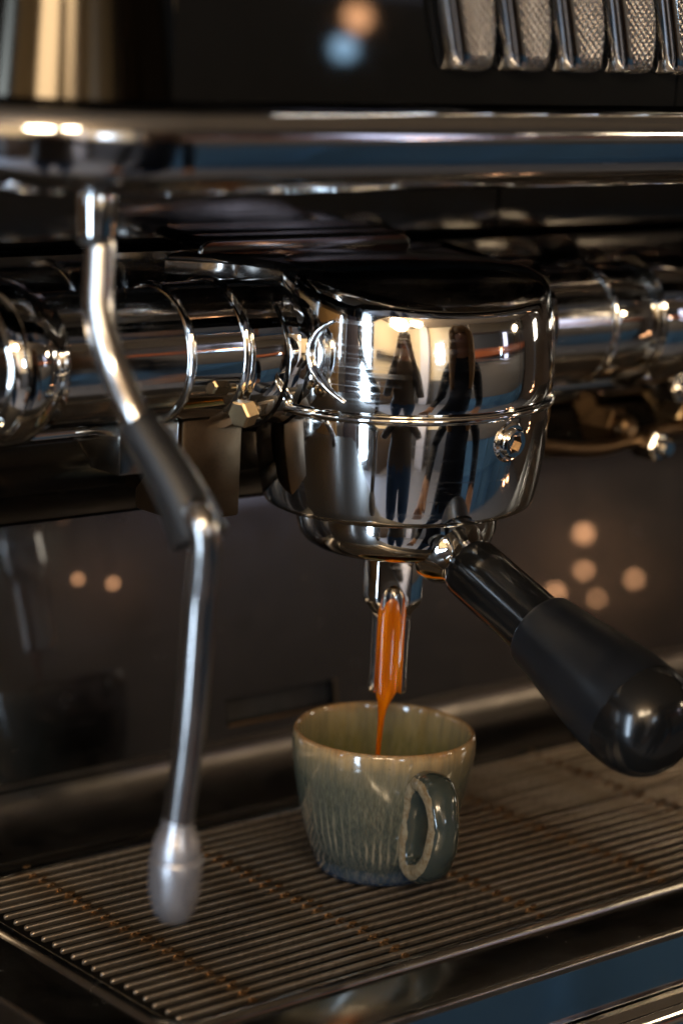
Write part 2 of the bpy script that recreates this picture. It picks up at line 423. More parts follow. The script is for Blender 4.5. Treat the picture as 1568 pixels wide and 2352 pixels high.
# boards added above the counter, mirrored as bands in the pipe and the rail
for nm, z0, z1, y1, m in (('terracotta_band_board', .40, .52, -2.05, plastic('terracotta_paint', (.50, .13, .045), .5)), ('tan_band_board', .92, 1.34, -2.06, plastic('tan_paint', (.10, .08, .06), .6))):
    bm = bmesh.new(); box(bm, .35, 3.45, -2.35, y1, z0, z1, .004); struct(obj(nm, bm, m))
# ------------------------------------------------------------------ espresso machine
M = thing('espresso_machine', 'polished chrome and black lacquer espresso machine with one brew group over the cup', 'espresso machine', (0, .1, 0))
XR = .72
path = [((XR, -.07), (0, -1)), ((.3, -.07), (0, -1)), ((0, -.07), (0, -1)), ((-.157, -.07), (0, -1))]
corner = [((-.157+.05*math.cos(R(a)), -.02+.05*math.sin(R(a))), (math.cos(R(a)), math.sin(R(a)))) for a in range(270, 179, -5)]
side = [((-.207, .06), (-1, 0)), ((-.207, .30), (-1, 0))]
# black upper panel, flat front
bm = bmesh.new(); sweep_plan(bm, path[:3]+[((-.1545, -.07), (0, -1))], [(0, .2745), (0, .44), (-.03, .44), (-.03, .2745)])
PANEL = obj('front_panel', bm, BLACK_GLOSS, M)
bm = bmesh.new(); sweep_plan(bm, [(p, n) for p, n in corner]+side, [(.0015, .2745), (-.034, .44), (-.045, .44), (-.03, .2745)])
obj('corner_panel', bm, CORNERM, M)
bm = bmesh.new(); box(bm, -.15, XR, -.035, .30, .2745, .435); obj('inner_case', bm, CHROME_USED, M)
# chrome rail that runs along the front and round the corner
rp = round_prof([(-.02, .2732), (.0165, .2732), (.0202, .2672), (.0182, .2545), (.009, .2497), (-.02, .2497)], [0, .0042, .0065, .0055, .004, 0], 7)
bm = bmesh.new(); sweep_plan(bm, path+corner[1:]+side, rp); obj('rail', bm, RAILM, M, 50)
# vent fins: curved chrome tongues standing out of the panel
def fin(x):
    zb = .2843
    Lx = smooth_path([(x, zb, 0), (x-.0032, zb+.012, 0), (x-.0085, zb+.03, 0), (x-.0190, zb+.062, 0)], 6)
    Rx = smooth_path([(x+.0150, zb, 0), (x+.0160, zb+.010, 0), (x+.0146, zb+.020, 0), (x+.0095, zb+.036, 0), (x-.001, zb+.062, 0)], 6)
    def at(P, z):
        for a, b in zip(P, P[1:]):
            if a.y <= z <= b.y: return a.x+(b.x-a.x)*(z-a.y)/max(1e-9, b.y-a.y)
        return P[-1].x
    bm = bmesh.new(); rows = []
    zs = [zb, zb+.0003, zb+.0009, zb+.002]+[zb+.002+.0585*k/14 for k in range(1, 15)]
    for q, z in enumerate(zs):
        a, b = at(Lx, z), at(Rx, z); dep = (.0, .45, .8, 1)[q] if q < 4 else 1
        sec = [(a, 0), (a+.0001, .35), (a+.0007, .62), (a+.0018, .82), (a+.0034, .94), (a+.0052, 1), (b-.0030, .97), (b-.0012, .88), (b-.0003, .66), (b, .3), (b, 0)]
        rows.append([bm.verts.new((u, -.0695-.0080*o*dep, z)) for u, o in sec])
    fl = []
    for A, B in zip(rows, rows[1:]):
        for k in range(10):
            f = bm.faces.new((A[k], A[k+1], B[k+1], B[k])); f.material_index = 0 if k in (5, 6) else 1
    return obj('vent_fin', bm, [KNURL, CHROME_PLAIN], PANEL, 60)
for k in range(8): fin(-.0560+.0234*k)

# recessed back panel under the rail
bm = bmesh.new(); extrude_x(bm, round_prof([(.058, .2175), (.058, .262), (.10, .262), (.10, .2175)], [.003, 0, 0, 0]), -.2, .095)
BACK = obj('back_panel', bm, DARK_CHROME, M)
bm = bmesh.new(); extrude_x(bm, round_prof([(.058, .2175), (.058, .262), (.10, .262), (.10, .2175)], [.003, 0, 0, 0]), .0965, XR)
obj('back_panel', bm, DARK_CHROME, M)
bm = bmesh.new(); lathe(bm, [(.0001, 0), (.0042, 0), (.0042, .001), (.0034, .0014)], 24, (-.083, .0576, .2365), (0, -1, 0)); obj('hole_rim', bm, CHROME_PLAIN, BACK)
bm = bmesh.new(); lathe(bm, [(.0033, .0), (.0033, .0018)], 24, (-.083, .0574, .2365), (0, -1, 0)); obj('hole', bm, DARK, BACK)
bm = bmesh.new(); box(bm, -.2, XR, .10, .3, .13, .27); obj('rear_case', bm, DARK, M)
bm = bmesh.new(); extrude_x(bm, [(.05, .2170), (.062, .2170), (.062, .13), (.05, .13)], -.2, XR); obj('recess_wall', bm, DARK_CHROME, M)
# raised tab behind the brew group with a bright rounded edge
pp = round_prof([(-.056, .203), (-.056, .2215), (.040, .2215), (.040, .203)], [0, .006, .006, 0], 6)
bm = bmesh.new(); vs = [bm.verts.new((x, .044, z)) for x, z in pp]; f = bm.faces.new(vs)
r = bmesh.ops.extrude_face_region(bm, geom=[f]); bmesh.ops.translate(bm, verts=[v for v in r['geom'] if isinstance(v, bmesh.types.BMVert)], vec=(0, .012, 0))
bmesh.ops.bevel(bm, geom=[e for e in bm.edges if all(abs(v.co.y-.044) < 1e-6 for v in e.verts)], offset=.0014, segments=3, profile=.5, affect='EDGES')
obj('raised_tab', bm, DARK_CHROME, M)

# horizontal boiler pipe with beads and collars
PY, PZ = .020, .1885
bm = bmesh.new()
lathe(bm, [(.0, 0), (.0208, 0), (.0212, .001), (.0212, .975), (.0208, .976)], 72, (-.26, PY, PZ), (1, 0, 0)); PIPE = obj('pipe', bm, CHROME_USED, M)
def ring_on_pipe(name, prof, x, m=CHROME):
    bm = bmesh.new(); lathe(bm, prof, 72, (x, PY, PZ), (1, 0, 0)); return obj(name, bm, m, PIPE, 40)
def bead(R0, wd, ht, n=8): return [(R0-.001, 0)]+[(R0+ht*math.sin(pi*k/n), wd*k/n) for k in range(n+1)]+[(R0-.001, wd)]
ring_on_pipe('bead', bead(.0218, .0030, .0014), -.0935)
ring_on_pipe('sleeve', [(.0205, 0), (.0224, .0004), (.0226, .020), (.0226, .032), (.0215, .0325)], -.0915)
ring_on_pipe('collar', bead(.0224, .0022, .0014)+bead(.0224, .0024, .0012)[1:] and bead(.0226, .0040, .0016), -.0725)
ring_on_pipe('union_nut', [(.0212, 0), (.0235, .0005), (.0258, .004), (.0265, .009), (.0258, .014), (.0225, .019), (.0215, .0225)], -.1605)
ring_on_pipe('bead', bead(.0218, .0034, .0016), .101)
ring_on_pipe('sleeve', [(.0205, 0), (.0224, .0006), (.0226, .020), (.0224, .0205)], .104)
ring_on_pipe('union_nut', [(.0212, 0), (.0250, .0006), (.0262, .006), (.0262, .02), (.0255, .026), (.0225, .032)], .126)
# lower rail and lower housing
LY = .030
bm = bmesh.new(); tube(bm, [(-.166, LY, .1625), (XR, LY, .1625)], .0030, 20); obj('lower_rail', bm, CHROME_PLAIN, M)
hp = round_prof([(.026, .161), (.070, .161), (.070, .1270), (.052, .1270), (.032, .146)], [.001, 0, 0, .004, .012], 6)
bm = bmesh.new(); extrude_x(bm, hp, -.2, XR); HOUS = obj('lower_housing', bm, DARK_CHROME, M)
bm = bmesh.new(); tube(bm, smooth_path([(-.166, .012, .168), (-.1665, .006, .158), (-.172, .0, .146), (-.180, -.004, .133), (-.186, -.006, .12)], 8), .0055, 24); obj('overflow_tube', bm, CHROME, M)
# bits of plumbing under the pipe, left of the bell and to its right
bm = bmesh.new(); box(bm, -.083, -.058, .014, .040, .132, .1665, .0015); BR = obj('bracket', bm, BRONZE, M)
bm = bmesh.new(); box(bm, -.108, -.0845, .014, .036, .150, .1665, .001); obj('bracket', bm, STEEL, M)
def fitting(name, loc, r, h, m, axis, n=6, dome=True):
    bm = bmesh.new(); pr = [(r*.86, 0), (r, r*.12), (r, h-r*.12), (r*.86, h)]
    lathe(bm, pr, n, loc, axis)
    if dome: lathe(bm, [(r*.62, h-.0002), (r*.62, h+r*.5), (r*.45, h+r*.75)], 20, loc, axis)
    return obj(name, bm, m, M, 25)
fitting('hex_nut', (-.0765, -.006, .1712), .0046, .0058, BRASS, (.95, .2, .1))
rng = random.Random(7)
for i, (x, y, z, r, h, m, ax) in enumerate([(.080, .03, .150, .0065, .012, BRASS, (0, -1, 0)), (.131, .036, .146, .008, .014, BRONZE, (.2, -1, 0)), (.158, .026, .160, .006, .014, CHROME_PLAIN, (0, -1, 0)), (.172, .034, .147, .007, .014, BRASS, (0, -1, 0)), (.19, .02, .158, .008, .016, BRASS, (0, -1, 0)), (.145, .022, .139, .006, .012, CHROME_PLAIN, (0, -1, 0))]):
    fitting('pipe_fitting', (x, y, z), r, h, m, ax)
for pts, r, m in (([(.07, .03, .145), (.09, .02, .142), (.12, .018, .139), (.16, .02, .143), (.23, .024, .14)], .003, BRONZE),):
    bm = bmesh.new(); tube(bm, smooth_path(pts, 8), r, 14); obj('small_pipe', bm, m, M)

# ------- brew group head
GH_Z = .173
def ztop(x, y):      # cap plane falls towards the barista and levels off at the back
    p = .206 + .26*(.0475 - (-.29*x - .956*y)); q = .2158
    h = max(0, .004-abs(p-q))/.004
    return min(p, q) - h*h*.004*.25 - .04*x
bm = bmesh.new()
rows = []
n = 128
prof = [(.0500, 0, 0), (.0508, .08, 0), (.0510, .2, 0), (.0508, .4, 0), (.0501, .6, 0), (.0490, .78, 0), (.0479, .90, 0), (.0471, .95, 0), (.0460, .982, 0), (.0446, 1.0, -.0002), (.0428, 1.0, .0006), (.0405, 1.0, .0010), (.036, 1.0, .0013), (.028, 1.0, .0017), (.016, 1, .0020), (.004, 1, .0021)]
for r, t, dz in prof:
    row = []
    for i in range(n):
        a = 2*pi*i/n; x, y = r*math.cos(a), r*math.sin(a)
        z = (GH_Z+.0012)*(1-t)+ztop(x, y)*t + dz
        row.append(bm.verts.new((x, y, z)))
    rows.append(row)
for A, B in zip(rows, rows[1:]):
    for i in range(n): bm.faces.new((A[i], A[(i+1) % n], B[(i+1) % n], B[i]))
bm.faces.new(rows[-1]); bm.faces.new(rows[0][::-1])
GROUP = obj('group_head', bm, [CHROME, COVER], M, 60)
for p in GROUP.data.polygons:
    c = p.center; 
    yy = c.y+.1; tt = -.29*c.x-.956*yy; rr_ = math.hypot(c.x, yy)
    if (rr_ < .0440 and p.normal.z > .85) or (tt < .008 and c.z+0 > ztop(c.x, yy)-.0025): p.material_index = 1  # rear rim gets the darkened chrome too, which takes out its highlight
# hood: the shoulder that sweeps from the cap back to the panel
L = smooth_path([(-.0440, -.004, 0), (-.0452, .012, 0), (-.0475, .026, 0), (-.053, .038, 0), (-.066, .050, 0)], 6)
Rr = smooth_path([(.066, .050, 0), (.053, .038, 0), (.0475, .026, 0), (.0452, .012, 0), (.0440, -.004, 0)], 6)
pl = [(p.x, p.y) for p in L]+[(p.x, p.y) for p in Rr]
bm = bmesh.new(); vs = [bm.verts.new((x, y, ztop(x, y)+.0006)) for x, y in pl]; f = bm.faces.new(vs)
r = bmesh.ops.extrude_face_region(bm, geom=[f]); bmesh.ops.translate(bm, verts=[v for v in r['geom'] if isinstance(v, bmesh.types.BMVert)], vec=(0, 0, -.007))
top = [e for e in bm.edges if all(abs(v.co.z-ztop(v.co.x, v.co.y)-.0006) < 1e-6 for v in e.verts)]
bmesh.ops.bevel(bm, geom=top, offset=.003, segments=5, profile=.5, affect='EDGES')
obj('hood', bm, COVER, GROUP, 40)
# side arm that takes the pipe
bm = bmesh.new(); lathe(bm, [(.020, 0), (.0236, .0004), (.0241, .003), (.0244, .010), (.0242, .020), (.0236, .034), (.02, .034)], 72, (-.0690, PY-.001, PZ), (1, 0, 0)); obj('side_arm', bm, CHROME, GROUP)
bm = bmesh.new(); lathe(bm, [(.020, 0), (.0240, .0), (.0240, .03), (.0236, .033), (.02, .0334)], 72, (.0360, PY-.001, PZ), (1, 0, 0)); obj('side_arm', bm, CHROME, GROUP)
# flange lip and bell
bm = bmesh.new(); lathe(bm, [(.0495, 0), (.0509, .0002), (.0516, .0008), (.0519, .0016), (.0516, .0024), (.0508, .0030), (.0495, .0032)], 144, (0, 0, GH_Z-.0022)); obj('flange_lip', bm, CHROME, GROUP, 60)
bp = [(.043, .1362), (.0452, .1358), (.0462, .1363), (.0468, .1378), (.0473, .1400), (.0484, .1460), (.0493, .1525), (.0500, .1590), (.0504, .1650), (.0505, .1690), (.0503, .1709), (.0495, .1712)]
bm = bmesh.new(); lathe(bm, bp, 144); BELL = obj('bell', bm, CHROME, GROUP, 60)
# arc bead on the left of the body
def on_body(az, z, off=.0004):
    t = max(0, min(1, (z-GH_Z)/(.2150-GH_Z)))
    for (r0, t0, _), (r1, t1, _) in zip(prof, prof[1:10]):
        if t0 <= t <= t1: rr = r0+(r1-r0)*(t-t0)/max(1e-6, t1-t0); break
    else: rr = .0475
    return Vector(((rr+off)*math.cos(R(az)), (rr+off)*math.sin(R(az)), z))
bm = bmesh.new(); pts = [on_body(a, z) for a, z in ((199, .2035), (193, .200), (190, .1945), (191.5, .188), (198, .182), (206, .1775))]
sp = smooth_path(pts, 8); tube(bm, sp, [.0014*min(1, .25+3*min(i, len(sp)-1-i)/len(sp)) for i in range(len(sp))], 12); obj('arc_bead', bm, CHROME, GROUP)
# hex socket bolt with washer on the bell
az = 273; d = Vector((math.cos(R(az)), math.sin(R(az)), -.10)).normalized(); bo = Vector((.0500*math.cos(R(az)), .0500*math.sin(R(az)), .1635))
bm = bmesh.new(); lathe(bm, [(.002, -.001), (.0068, -.001), (.0068, .0006), (.0060, .0012), (.0048, .0013)], 40, bo, d); WASH = obj('washer', bm, CHROME, GROUP)
bm = bmesh.new(); 
rr = lathe(bm, [(.0050, 0), (.0050, .0024), (.0044, .0031), (.0032, .0031)], 36, bo, d, True, False)
x, y = frame_for(d)
inner = [[bm.verts.new(bo+d*h+(x*math.cos(2*pi*k/6)+y*math.sin(2*pi*k/6))*rad) for k in range(6)] for h, rad in ((.0030, .0030), (.0004, .0028))]
for i in range(36): bm.faces.new((rr[-1][i], rr[-1][(i+1) % 36], inner[0][((i+1)//6) % 6], inner[0][(i//6) % 6])) if (i % 6) == 5 else bm.faces.new((rr[-1][i], rr[-1][(i+1) % 36], inner[0][(i//6) % 6]))
for k in range(6): bm.faces.new((inner[0][k], inner[0][(k+1) % 6], inner[1][(k+1) % 6], inner[1][k]))
bm.faces.new(inner[1])
o = obj('socket_bolt', bm, [CHROME_PLAIN, BRONZE], GROUP, 30)
for p in o.data.polygons:
    c_ = p.center+wloc(GROUP)-bo; hh = c_.dot(d)
    if len(p.vertices) == 6 or (len(p.vertices) == 4 and hh < .0029 and (c_-d*hh).length < .0032): p.material_index = 1
bm = bmesh.new(); lathe(bm, [(.0004, .00045), (.0023, .0005)], 6, bo, d, True, True); obj('socket', bm, DARK, o if False else GROUP)
bm = bmesh.new(); tube(bm, [(-.0560, PY-.001+.02445*math.cos(a), PZ+.02445*math.sin(a)) for a in [R(120)+R(200)*k/30 for k in range(31)]], .0007, 8); obj('arm_dark_bar', bm, DARK_CHROME, GROUP)  # dark chrome bar round part of the arm
for o_ in [GROUP]+list(GROUP.children):     # the head hangs a touch out of level
    for v in o_.data.vertices: v.co.z += .04*v.co.x
XL_ = -.1675
# ------- backsplash with a slot
BY0, BY1, BZ1 = .100, .127, .150
def bs(x, z): t = z/BZ1; return Vector((x, BY0+(BY1-BY0)*t, z))
xs = [-.2, .012, .068, XR]; zs = [-.002, .022, .0325, BZ1]
bm = bmesh.new(); gv = [[bm.verts.new(bs(x, z)) for z in zs] for x in xs]
for i in range(3):
    for k in range(3):
        if (i, k) == (1, 1): continue
        bm.faces.new((gv[i][k], gv[i+1][k], gv[i+1][k+1], gv[i][k+1]))
gb = [[bm.verts.new(bs(x, z)+Vector((0, .006, 0))) for z in zs[1:3]] for x in xs[1:3]]
q = [gv[1][1], gv[2][1], gv[2][2], gv[1][2]]; qb = [gb[0][0], gb[1][0], gb[1][1], gb[0][1]]
for i in range(4): bm.faces.new((q[i], q[(i+1) % 4], qb[(i+1) % 4], qb[i]))
SPL = obj('backsplash', bm, SPLASH, M)
bm = bmesh.new(); v = [bm.verts.new(c.co+wloc(M)) if False else bm.verts.new(bs(x, z)+Vector((0, .0058, 0))) for x, z in ((.012, .022), (.068, .022), (.068, .0325), (.012, .0325))]; bm.faces.new(v); obj('slot', bm, DARK, SPL)

bm = bmesh.new()
tube(bm, [bs(.0125, .0221), bs(.0675, .0221), bs(.0680, .0228), bs(.0680, .0318), bs(.0672, .0325)], .0006, 8); obj('slot_edge_glow', bm, BRONZE, SPL)  # brown strip in place of the warm glow on two slot edges
cv = [(.0800+.0235*math.sin(pi/2*k/10), .0195*(1-math.cos(pi/2*k/10))-.0022) for k in range(11)]
bm = bmesh.new(); extrude_x(bm, [(y-.0006, z) for y, z in cv]+[(.1058, .0170), (.1058, -.0040), (.0800, -.0040)], XL_+.001, XR); obj('cove', bm, COVEM, M, 40)
# ------------------------------------------------------------------ drip tray
T = thing('drip_tray', 'stainless steel drip tray with raised rim below the cup grate', 'drip tray', (0, -.02, -.06))
XL, XI = -.1675, -.1385
YF, YI, YB, YBI = -.0955, -.0665, .0985, .0690
bm = bmesh.new()
def frame(bm, outer, inner, z):
    o_ = [bm.verts.new((x, y, z)) for x, y in outer]; i_ = [bm.verts.new((x, y, z)) for x, y in inner]
    k = len(outer)
    for j in range(k): bm.faces.new((o_[j], o_[(j+1) % k], i_[(j+1) % k], i_[j]))
    return o_, i_
def rrect(x0, x1, y0, y1, r, seg=6):
    out = []
    for cx, cy, a0 in ((x1-r, y1-r, 0), (x0+r, y1-r, 90), (x0+r, y0+r, 180), (x1-r, y0+r, 270)):
        for k in range(seg+1):
            a = R(a0+90*k/seg); out.append((cx+r*math.cos(a), cy+r*math.sin(a)))
    return out
outer = rrect(XL, XR, YF, YB, .004); inner = rrect(XI, XR-.05, YI, YBI, .010)
rings = []
def ringv(pts, z): return [bm.verts.new((x, y, z)) for x, y in pts]
seq = [ringv(rrect(XI+.006, XR-.056, YI+.006, YBI-.006, .006), -.030), ringv(rrect(XI+.003, XR-.053, YI+.003, YBI-.003, .008), -.004)]
for k in range(9):   # rounded raised rim
    a = pi - pi*k/8; off = -.0022 - .0028*math.cos(a)*-1
    e = .0030 - .0030*math.cos(pi*k/8)
    seq.append(ringv(rrect(XI+.003-e, XR-.053+e, YI+.003-e, YBI-.003+e, .008+e), -.004+.0032*math.sin(pi*k/8)+ (0 if k < 8 else .0005)))
seq.append(ringv(rrect(XL+.002, XR-.002, YF+.002, YB-.0002, .004), -.0032))
seq.append(ringv(rrect(XL+.0006, XR-.0006, YF+.0006, YB-.0001, .0045), -.0036))
seq.append(ringv(rrect(XL, XR, YF, YB, .005), -.0048))
seq.append(ringv(rrect(XL, XR, YF, YB, .005), -.0245))
for A, B in zip(seq, seq[1:]):
    k = len(A)
    for j in range(k): bm.faces.new((A[j], A[(j+1) % k], B[(j+1) % k], B[j]))
bm.faces.new(seq[0])
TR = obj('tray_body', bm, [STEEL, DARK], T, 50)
for p in TR.data.polygons:
    if p.center.z + .06 < wloc(T).z*0 + .0 and False: p.material_index = 1
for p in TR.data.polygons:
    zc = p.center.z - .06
    if zc < -.0045 and XI-.001 < p.center.x < XR-.03 and YI-.001 < p.center.y-.02 < YBI+.001: p.material_index = 1  # basin steel painted dark, as the shade between the rods
# polished front band and stepped ledge below
bm = bmesh.new(); extrude_x(bm, round_prof([(-.0957, -.0062), (-.0966, -.0235), (-.094, -.0235), (-.094, -.0062)], 0), XL+.004, XR); obj('front_band', bm, CHROME_PLAIN, T)
bm = bmesh.new(); extrude_x(bm, round_prof([(-.09, -.025), (-.105, -.0255), (-.108, -.030), (-.108, -.058), (-.09, -.058)], [0, .002, .003, .001, 0]), XL-.008, XR); obj('ledge', bm, CHROME_PLAIN, T)
bm = bmesh.new(); box(bm, XL-.004, XR, -.09, .10, -.098, -.025); obj('base', bm, BLACK_SATIN, T)

# ------------------------------------------------------------------ grate
G = thing('drip_grate', 'coffee stained steel rod grate the cup stands on', 'grate', (0, 0, -.004))
rod_me = None
ROD_R = .00155
NR = 23; y0 = -.0645+.0035
for k in range(NR):
    y = -.0618+.00565*k
    if rod_me is None:
        bm = bmesh.new(); pts, rs = capsule_path((-.1345, 0, 0), (.665, 0, 0), ROD_R, 3); tube(bm, pts, rs, section=[(.35, -.40), (.60, .30), (.64, .60), (.50, .86), (0, 1.0), (-.50, .86), (-.64, .60), (-.60, .30), (-.35, -.40)], up=(0, 1, 0))
        finish(bm); rod_me = bpy.data.meshes.new('rod'); bm.to_mesh(rod_me); bm.free(); rod_me.materials.append(GRATE)
    o = bpy.data.objects.new('rod', rod_me); link(o, G); o.location = (rng.uniform(-.0008, .0008), y, .004-ROD_R+rng.uniform(-.0002, .0002)); o.rotation_euler = (rng.uniform(-.06, .06), 0, rng.uniform(-.0006, .0006))
for x in (-.106, -.0425, .020, .0815, .143, .205, .267, .33, .39, .452, .515, .577, .64):
    bm = bmesh.new(); tube(bm, [(x+.0008*math.sin(t*.7), -.064+.1285*t/12, -.0021) for t in range(13)], .0014, 10); obj('cross_bar', bm, STAIN_GLINT, G)
    bm = bmesh.new()
    for k in range(NR):   # beads set between the rods as the orange glints of the bars
        y = -.0618+.00565*k
        bmesh.ops.create_icosphere(bm, subdivisions=1, radius=rng.uniform(.0009, .0017), matrix=Matrix.Translation((x+rng.uniform(-.0007, .0007), y+.0028, -.0002+rng.uniform(0, .0012))) @ Matrix.Diagonal((1.2, .8, .6, 1)))
    o = obj('glint_beads', bm, STAIN_GLINT, G); o['kind'] = 'stuff'

# ------------------------------------------------------------------ portafilter
PF = thing('portafilter', 'chrome portafilter with black handle locked into the brew group', 'portafilter', (0, 0, .12))
bm = bmesh.new(); lathe(bm, [(.0345, .1372), (.0348, .134), (.0349, .1300), (.0346, .1265), (.0336, .1235), (.0315, .1208), (.0285, .1190), (.0250, .1180), (.018, .1174), (.004, .1172)], 96); obj('basket', bm, CHROME, PF, 60)
FA = 232   # the side the open spout faces
fd = Vector((math.cos(R(FA)), math.sin(R(FA)), 0)); fs = Vector((-fd.y, fd.x, 0))
def octa(r, z, cut=.42, depth=1.0):
    pts = [(-r, -r*cut), (-r*cut, -r), (r*cut, -r), (r, -r*cut), (r, r*cut), (r*cut, r), (-r*cut, r), (-r, r*cut)]
    return [Vector((0, 0, z)) + fs*u + fd*v*depth for u, v in pts]
bm = bmesh.new(); rows = [[bm.verts.new(p) for p in octa(r, z, c, dp)] for r, z, c, dp in ((.0102, .1185, .58, .80), (.0102, .1010, .58, .80), (.0098, .0992, .58, .82), (.0068, .0950, .62, .95), (.0066, .0930, .62, .95), (.0064, .0750, .62, .95), (.0067, .0668, .62, .95), (.0060, .0660, .62, .95))]
for A, B in zip(rows, rows[1:]):
    for i in range(8): bm.faces.new((A[i], A[(i+1) % 8], B[(i+1) % 8], B[i]))
bm.faces.new(rows[0]); bm.faces.new(rows[-1][::-1])
bmesh.ops.bevel(bm, geom=[e for e in bm.edges], offset=.00055, segments=2, profile=.5, clamp_overlap=True, affect='EDGES')
SPOUT = obj('spout', bm, CHROME, PF, 40)
bm = bmesh.new(); c0 = fd*.0060
lathe(bm, [(.0049, .05), (.0049, .0975), (.0046, .1010), (.0038, .1038), (.0022, .1060), (.0002, .1066)], 40, c0); CUT = obj('cutter', bm, CHROME, PF)
md = SPOUT.modifiers.new('cut', 'BOOLEAN'); md.operation = 'DIFFERENCE'; md.object = CUT; md.solver = 'EXACT'
dg = bpy.context.evaluated_depsgraph_get(); me = bpy.data.meshes.new_from_object(SPOUT.evaluated_get(dg)); SPOUT.modifiers.clear(); SPOUT.data = me; bpy.data.objects.remove(CUT)
bm = bmesh.new(); bm.from_mesh(me); finish(bm, 40); bm.to_mesh(me); bm.free()
# neck, ferrule, grip along one tilted axis
h0 = Vector((0, -.029, .1225)); hd = Vector((0, -.0930, -.0362)).normalized()
bm = bmesh.new(); lathe(bm, [(.0135, -.003), (.0128, .0), (.0112, .003), (.0094, .0062), (.0090, .010), (.0098, .012), (.0098, .014)], 48, h0, hd); obj('neck', bm, CHROME, PF, 60)
bm = bmesh.new(); lathe(bm, [(.0095, .0088), (.0102, .0092), (.0106, .0102), (.0107, .013), (.0108, .030), (.0110, .048), (.0112, .052)], 48, h0, hd); obj('ferrule', bm, BAKELITE, PF, 50)
gp = [(.0112, .0472), (.0126, .0473), (.0132, .0480), (.0135, .051), (.0144, .058), (.0157, .066), (.0170, .075), (.0180, .082), (.0185, .088), (.0186, .0935)]
bm = bmesh.new(); lathe(bm, [(p.x, p.y) for p in smooth_path([(a, b, 0) for a, b in gp], 3)], 56, h0, hd); obj('grip', bm, GRIP, PF, 40)
gp = [(.0184, .0933), (.0186, .0937), (.0182, .0985), (.0171, .1030), (.0150, .1070), (.0116, .1102), (.007, .1124), (.0008, .1132)]
bm = bmesh.new(); lathe(bm, [(p.x, p.y) for p in smooth_path([(a, b, 0) for a, b in gp], 4)], 56, h0, hd); obj('end_cap', bm, BAKELITE, PF, 50)

# ------------------------------------------------------------------ coffee
bm = bmesh.new()
rows = []
def cof_row(z, wd, dp, cx, cy, lobes):
    row = []
    for i in range(28):
        a = 2*pi*i/28; u = wd*math.cos(a); v = dp*math.sin(a)
        if v > 0: v *= 1 - lobes*math.exp(-(u/(wd*.22))**2)
        else: v *= .8
        row.append(bm.verts.new(Vector((0, 0, z))+fs*(u*1.04+cx)+fd*(v*.6+cy-(.0001 if z > .067 else .0001*max(0, (z-.055)/.012)))))
    return row
for z, wd, dp, cx, cy, lb in ((.1010, .0012, .0006, .0014, .0006, 0), (.0990, .0024, .0012, .0008, .0010, .1), (.0965, .0034, .0018, .0003, .0014, .3), (.0930, .0039, .0024, 0, .0016, .45), (.0880, .0041, .0027, 0, .0017, .5), (.0820, .0041, .0028, 0, .0018, .5), (.0760, .0041, .0029, 0, .0018, .5), (.0710, .0041, .0031, 0, .0019, .45), (.0680, .0039, .0034, 0, .0021, .35), (.0660, .0036, .0034, -.0002, .0022, .25), (.0640, .0029, .0030, -.0006, .0023, .15), (.0620, .0021, .0024, -.0009, .0024, .1), (.0600, .0016, .0018, -.0012, .0024, .05), (.0570, .00115, .0013, -.0014, .0024, 0), (.0530, .00095, .001, -.0016, .0024, 0), (.0480, .00085, .0009, -.0018, .0024, 0), (.0400, .00075, .0008, -.0019, .0024, 0), (.0250, .0007, .0007, -.002, .0024, 0), (.0145, .0007, .0007, -.002, .0024, 0)):
    rows.append(cof_row(z, wd, dp, cx, cy, lb))
for A, B in zip(rows, rows[1:]):
    for i in range(28): bm.faces.new((A[i], A[(i+1) % 28], B[(i+1) % 28], B[i]))
bm.faces.new(rows[0]); bm.faces.new(rows[-1][::-1])
CF = thing('espresso_stream', 'orange brown espresso pouring from the open spout into the cup', 'coffee', (0, 0, .04))
obj('stream', bm, COFFEE, CF, 70)
bm = bmesh.new(); bmesh.ops.create_uvsphere(bm, u_segments=20, v_segments=10, radius=.0042, matrix=Matrix.Translation(fd*.0092+Vector((0, 0, .1168))) @ Matrix.Diagonal((1, 1, .5, 1))); obj('drop', bm, COFFEE, CF)
bm = bmesh.new(); lathe(bm, [(.0205, 0), (.0206, .0006)], 40, (0, 0, .0140)); obj('coffee_surface', bm, COFFEE, CF)

# ------------------------------------------------------------------ cup
CUP = thing('coffee_cup', 'small handmade stoneware cup in grey green glaze with brown rim', 'cup', (0, 0, 0))
def wob(r, h, a): return r*(1+.006*math.sin(2*a+.8)+.004*math.sin(3*a+h*90))
outp = [(.0165, .0006), (.0195, .0002), (.0212, .0010), (.0222, .0030), (.0229, .0056), (.0232, .0068), (.0240, .0078), (.0254, .0115), (.0270, .0165), (.0286, .0220), (.0299, .0280), (.0312, .0345), (.0321, .0405), (.0325, .0455), (.0325, .0492), (.0323, .0508), (.0319, .0518), (.0313, .0521), (.0308, .0518)]
inp = [(.0304, .0508), (.0302, .0490), (.0299, .044), (.0292, .037), (.0280, .029), (.0262, .021), (.0236, .0135), (.018, .0085), (.006, .007)]
bm = bmesh.new()
rings_ = lathe(bm, outp+inp, 128, (0, 0, 0), (0, 0, 1), True, True, wob)
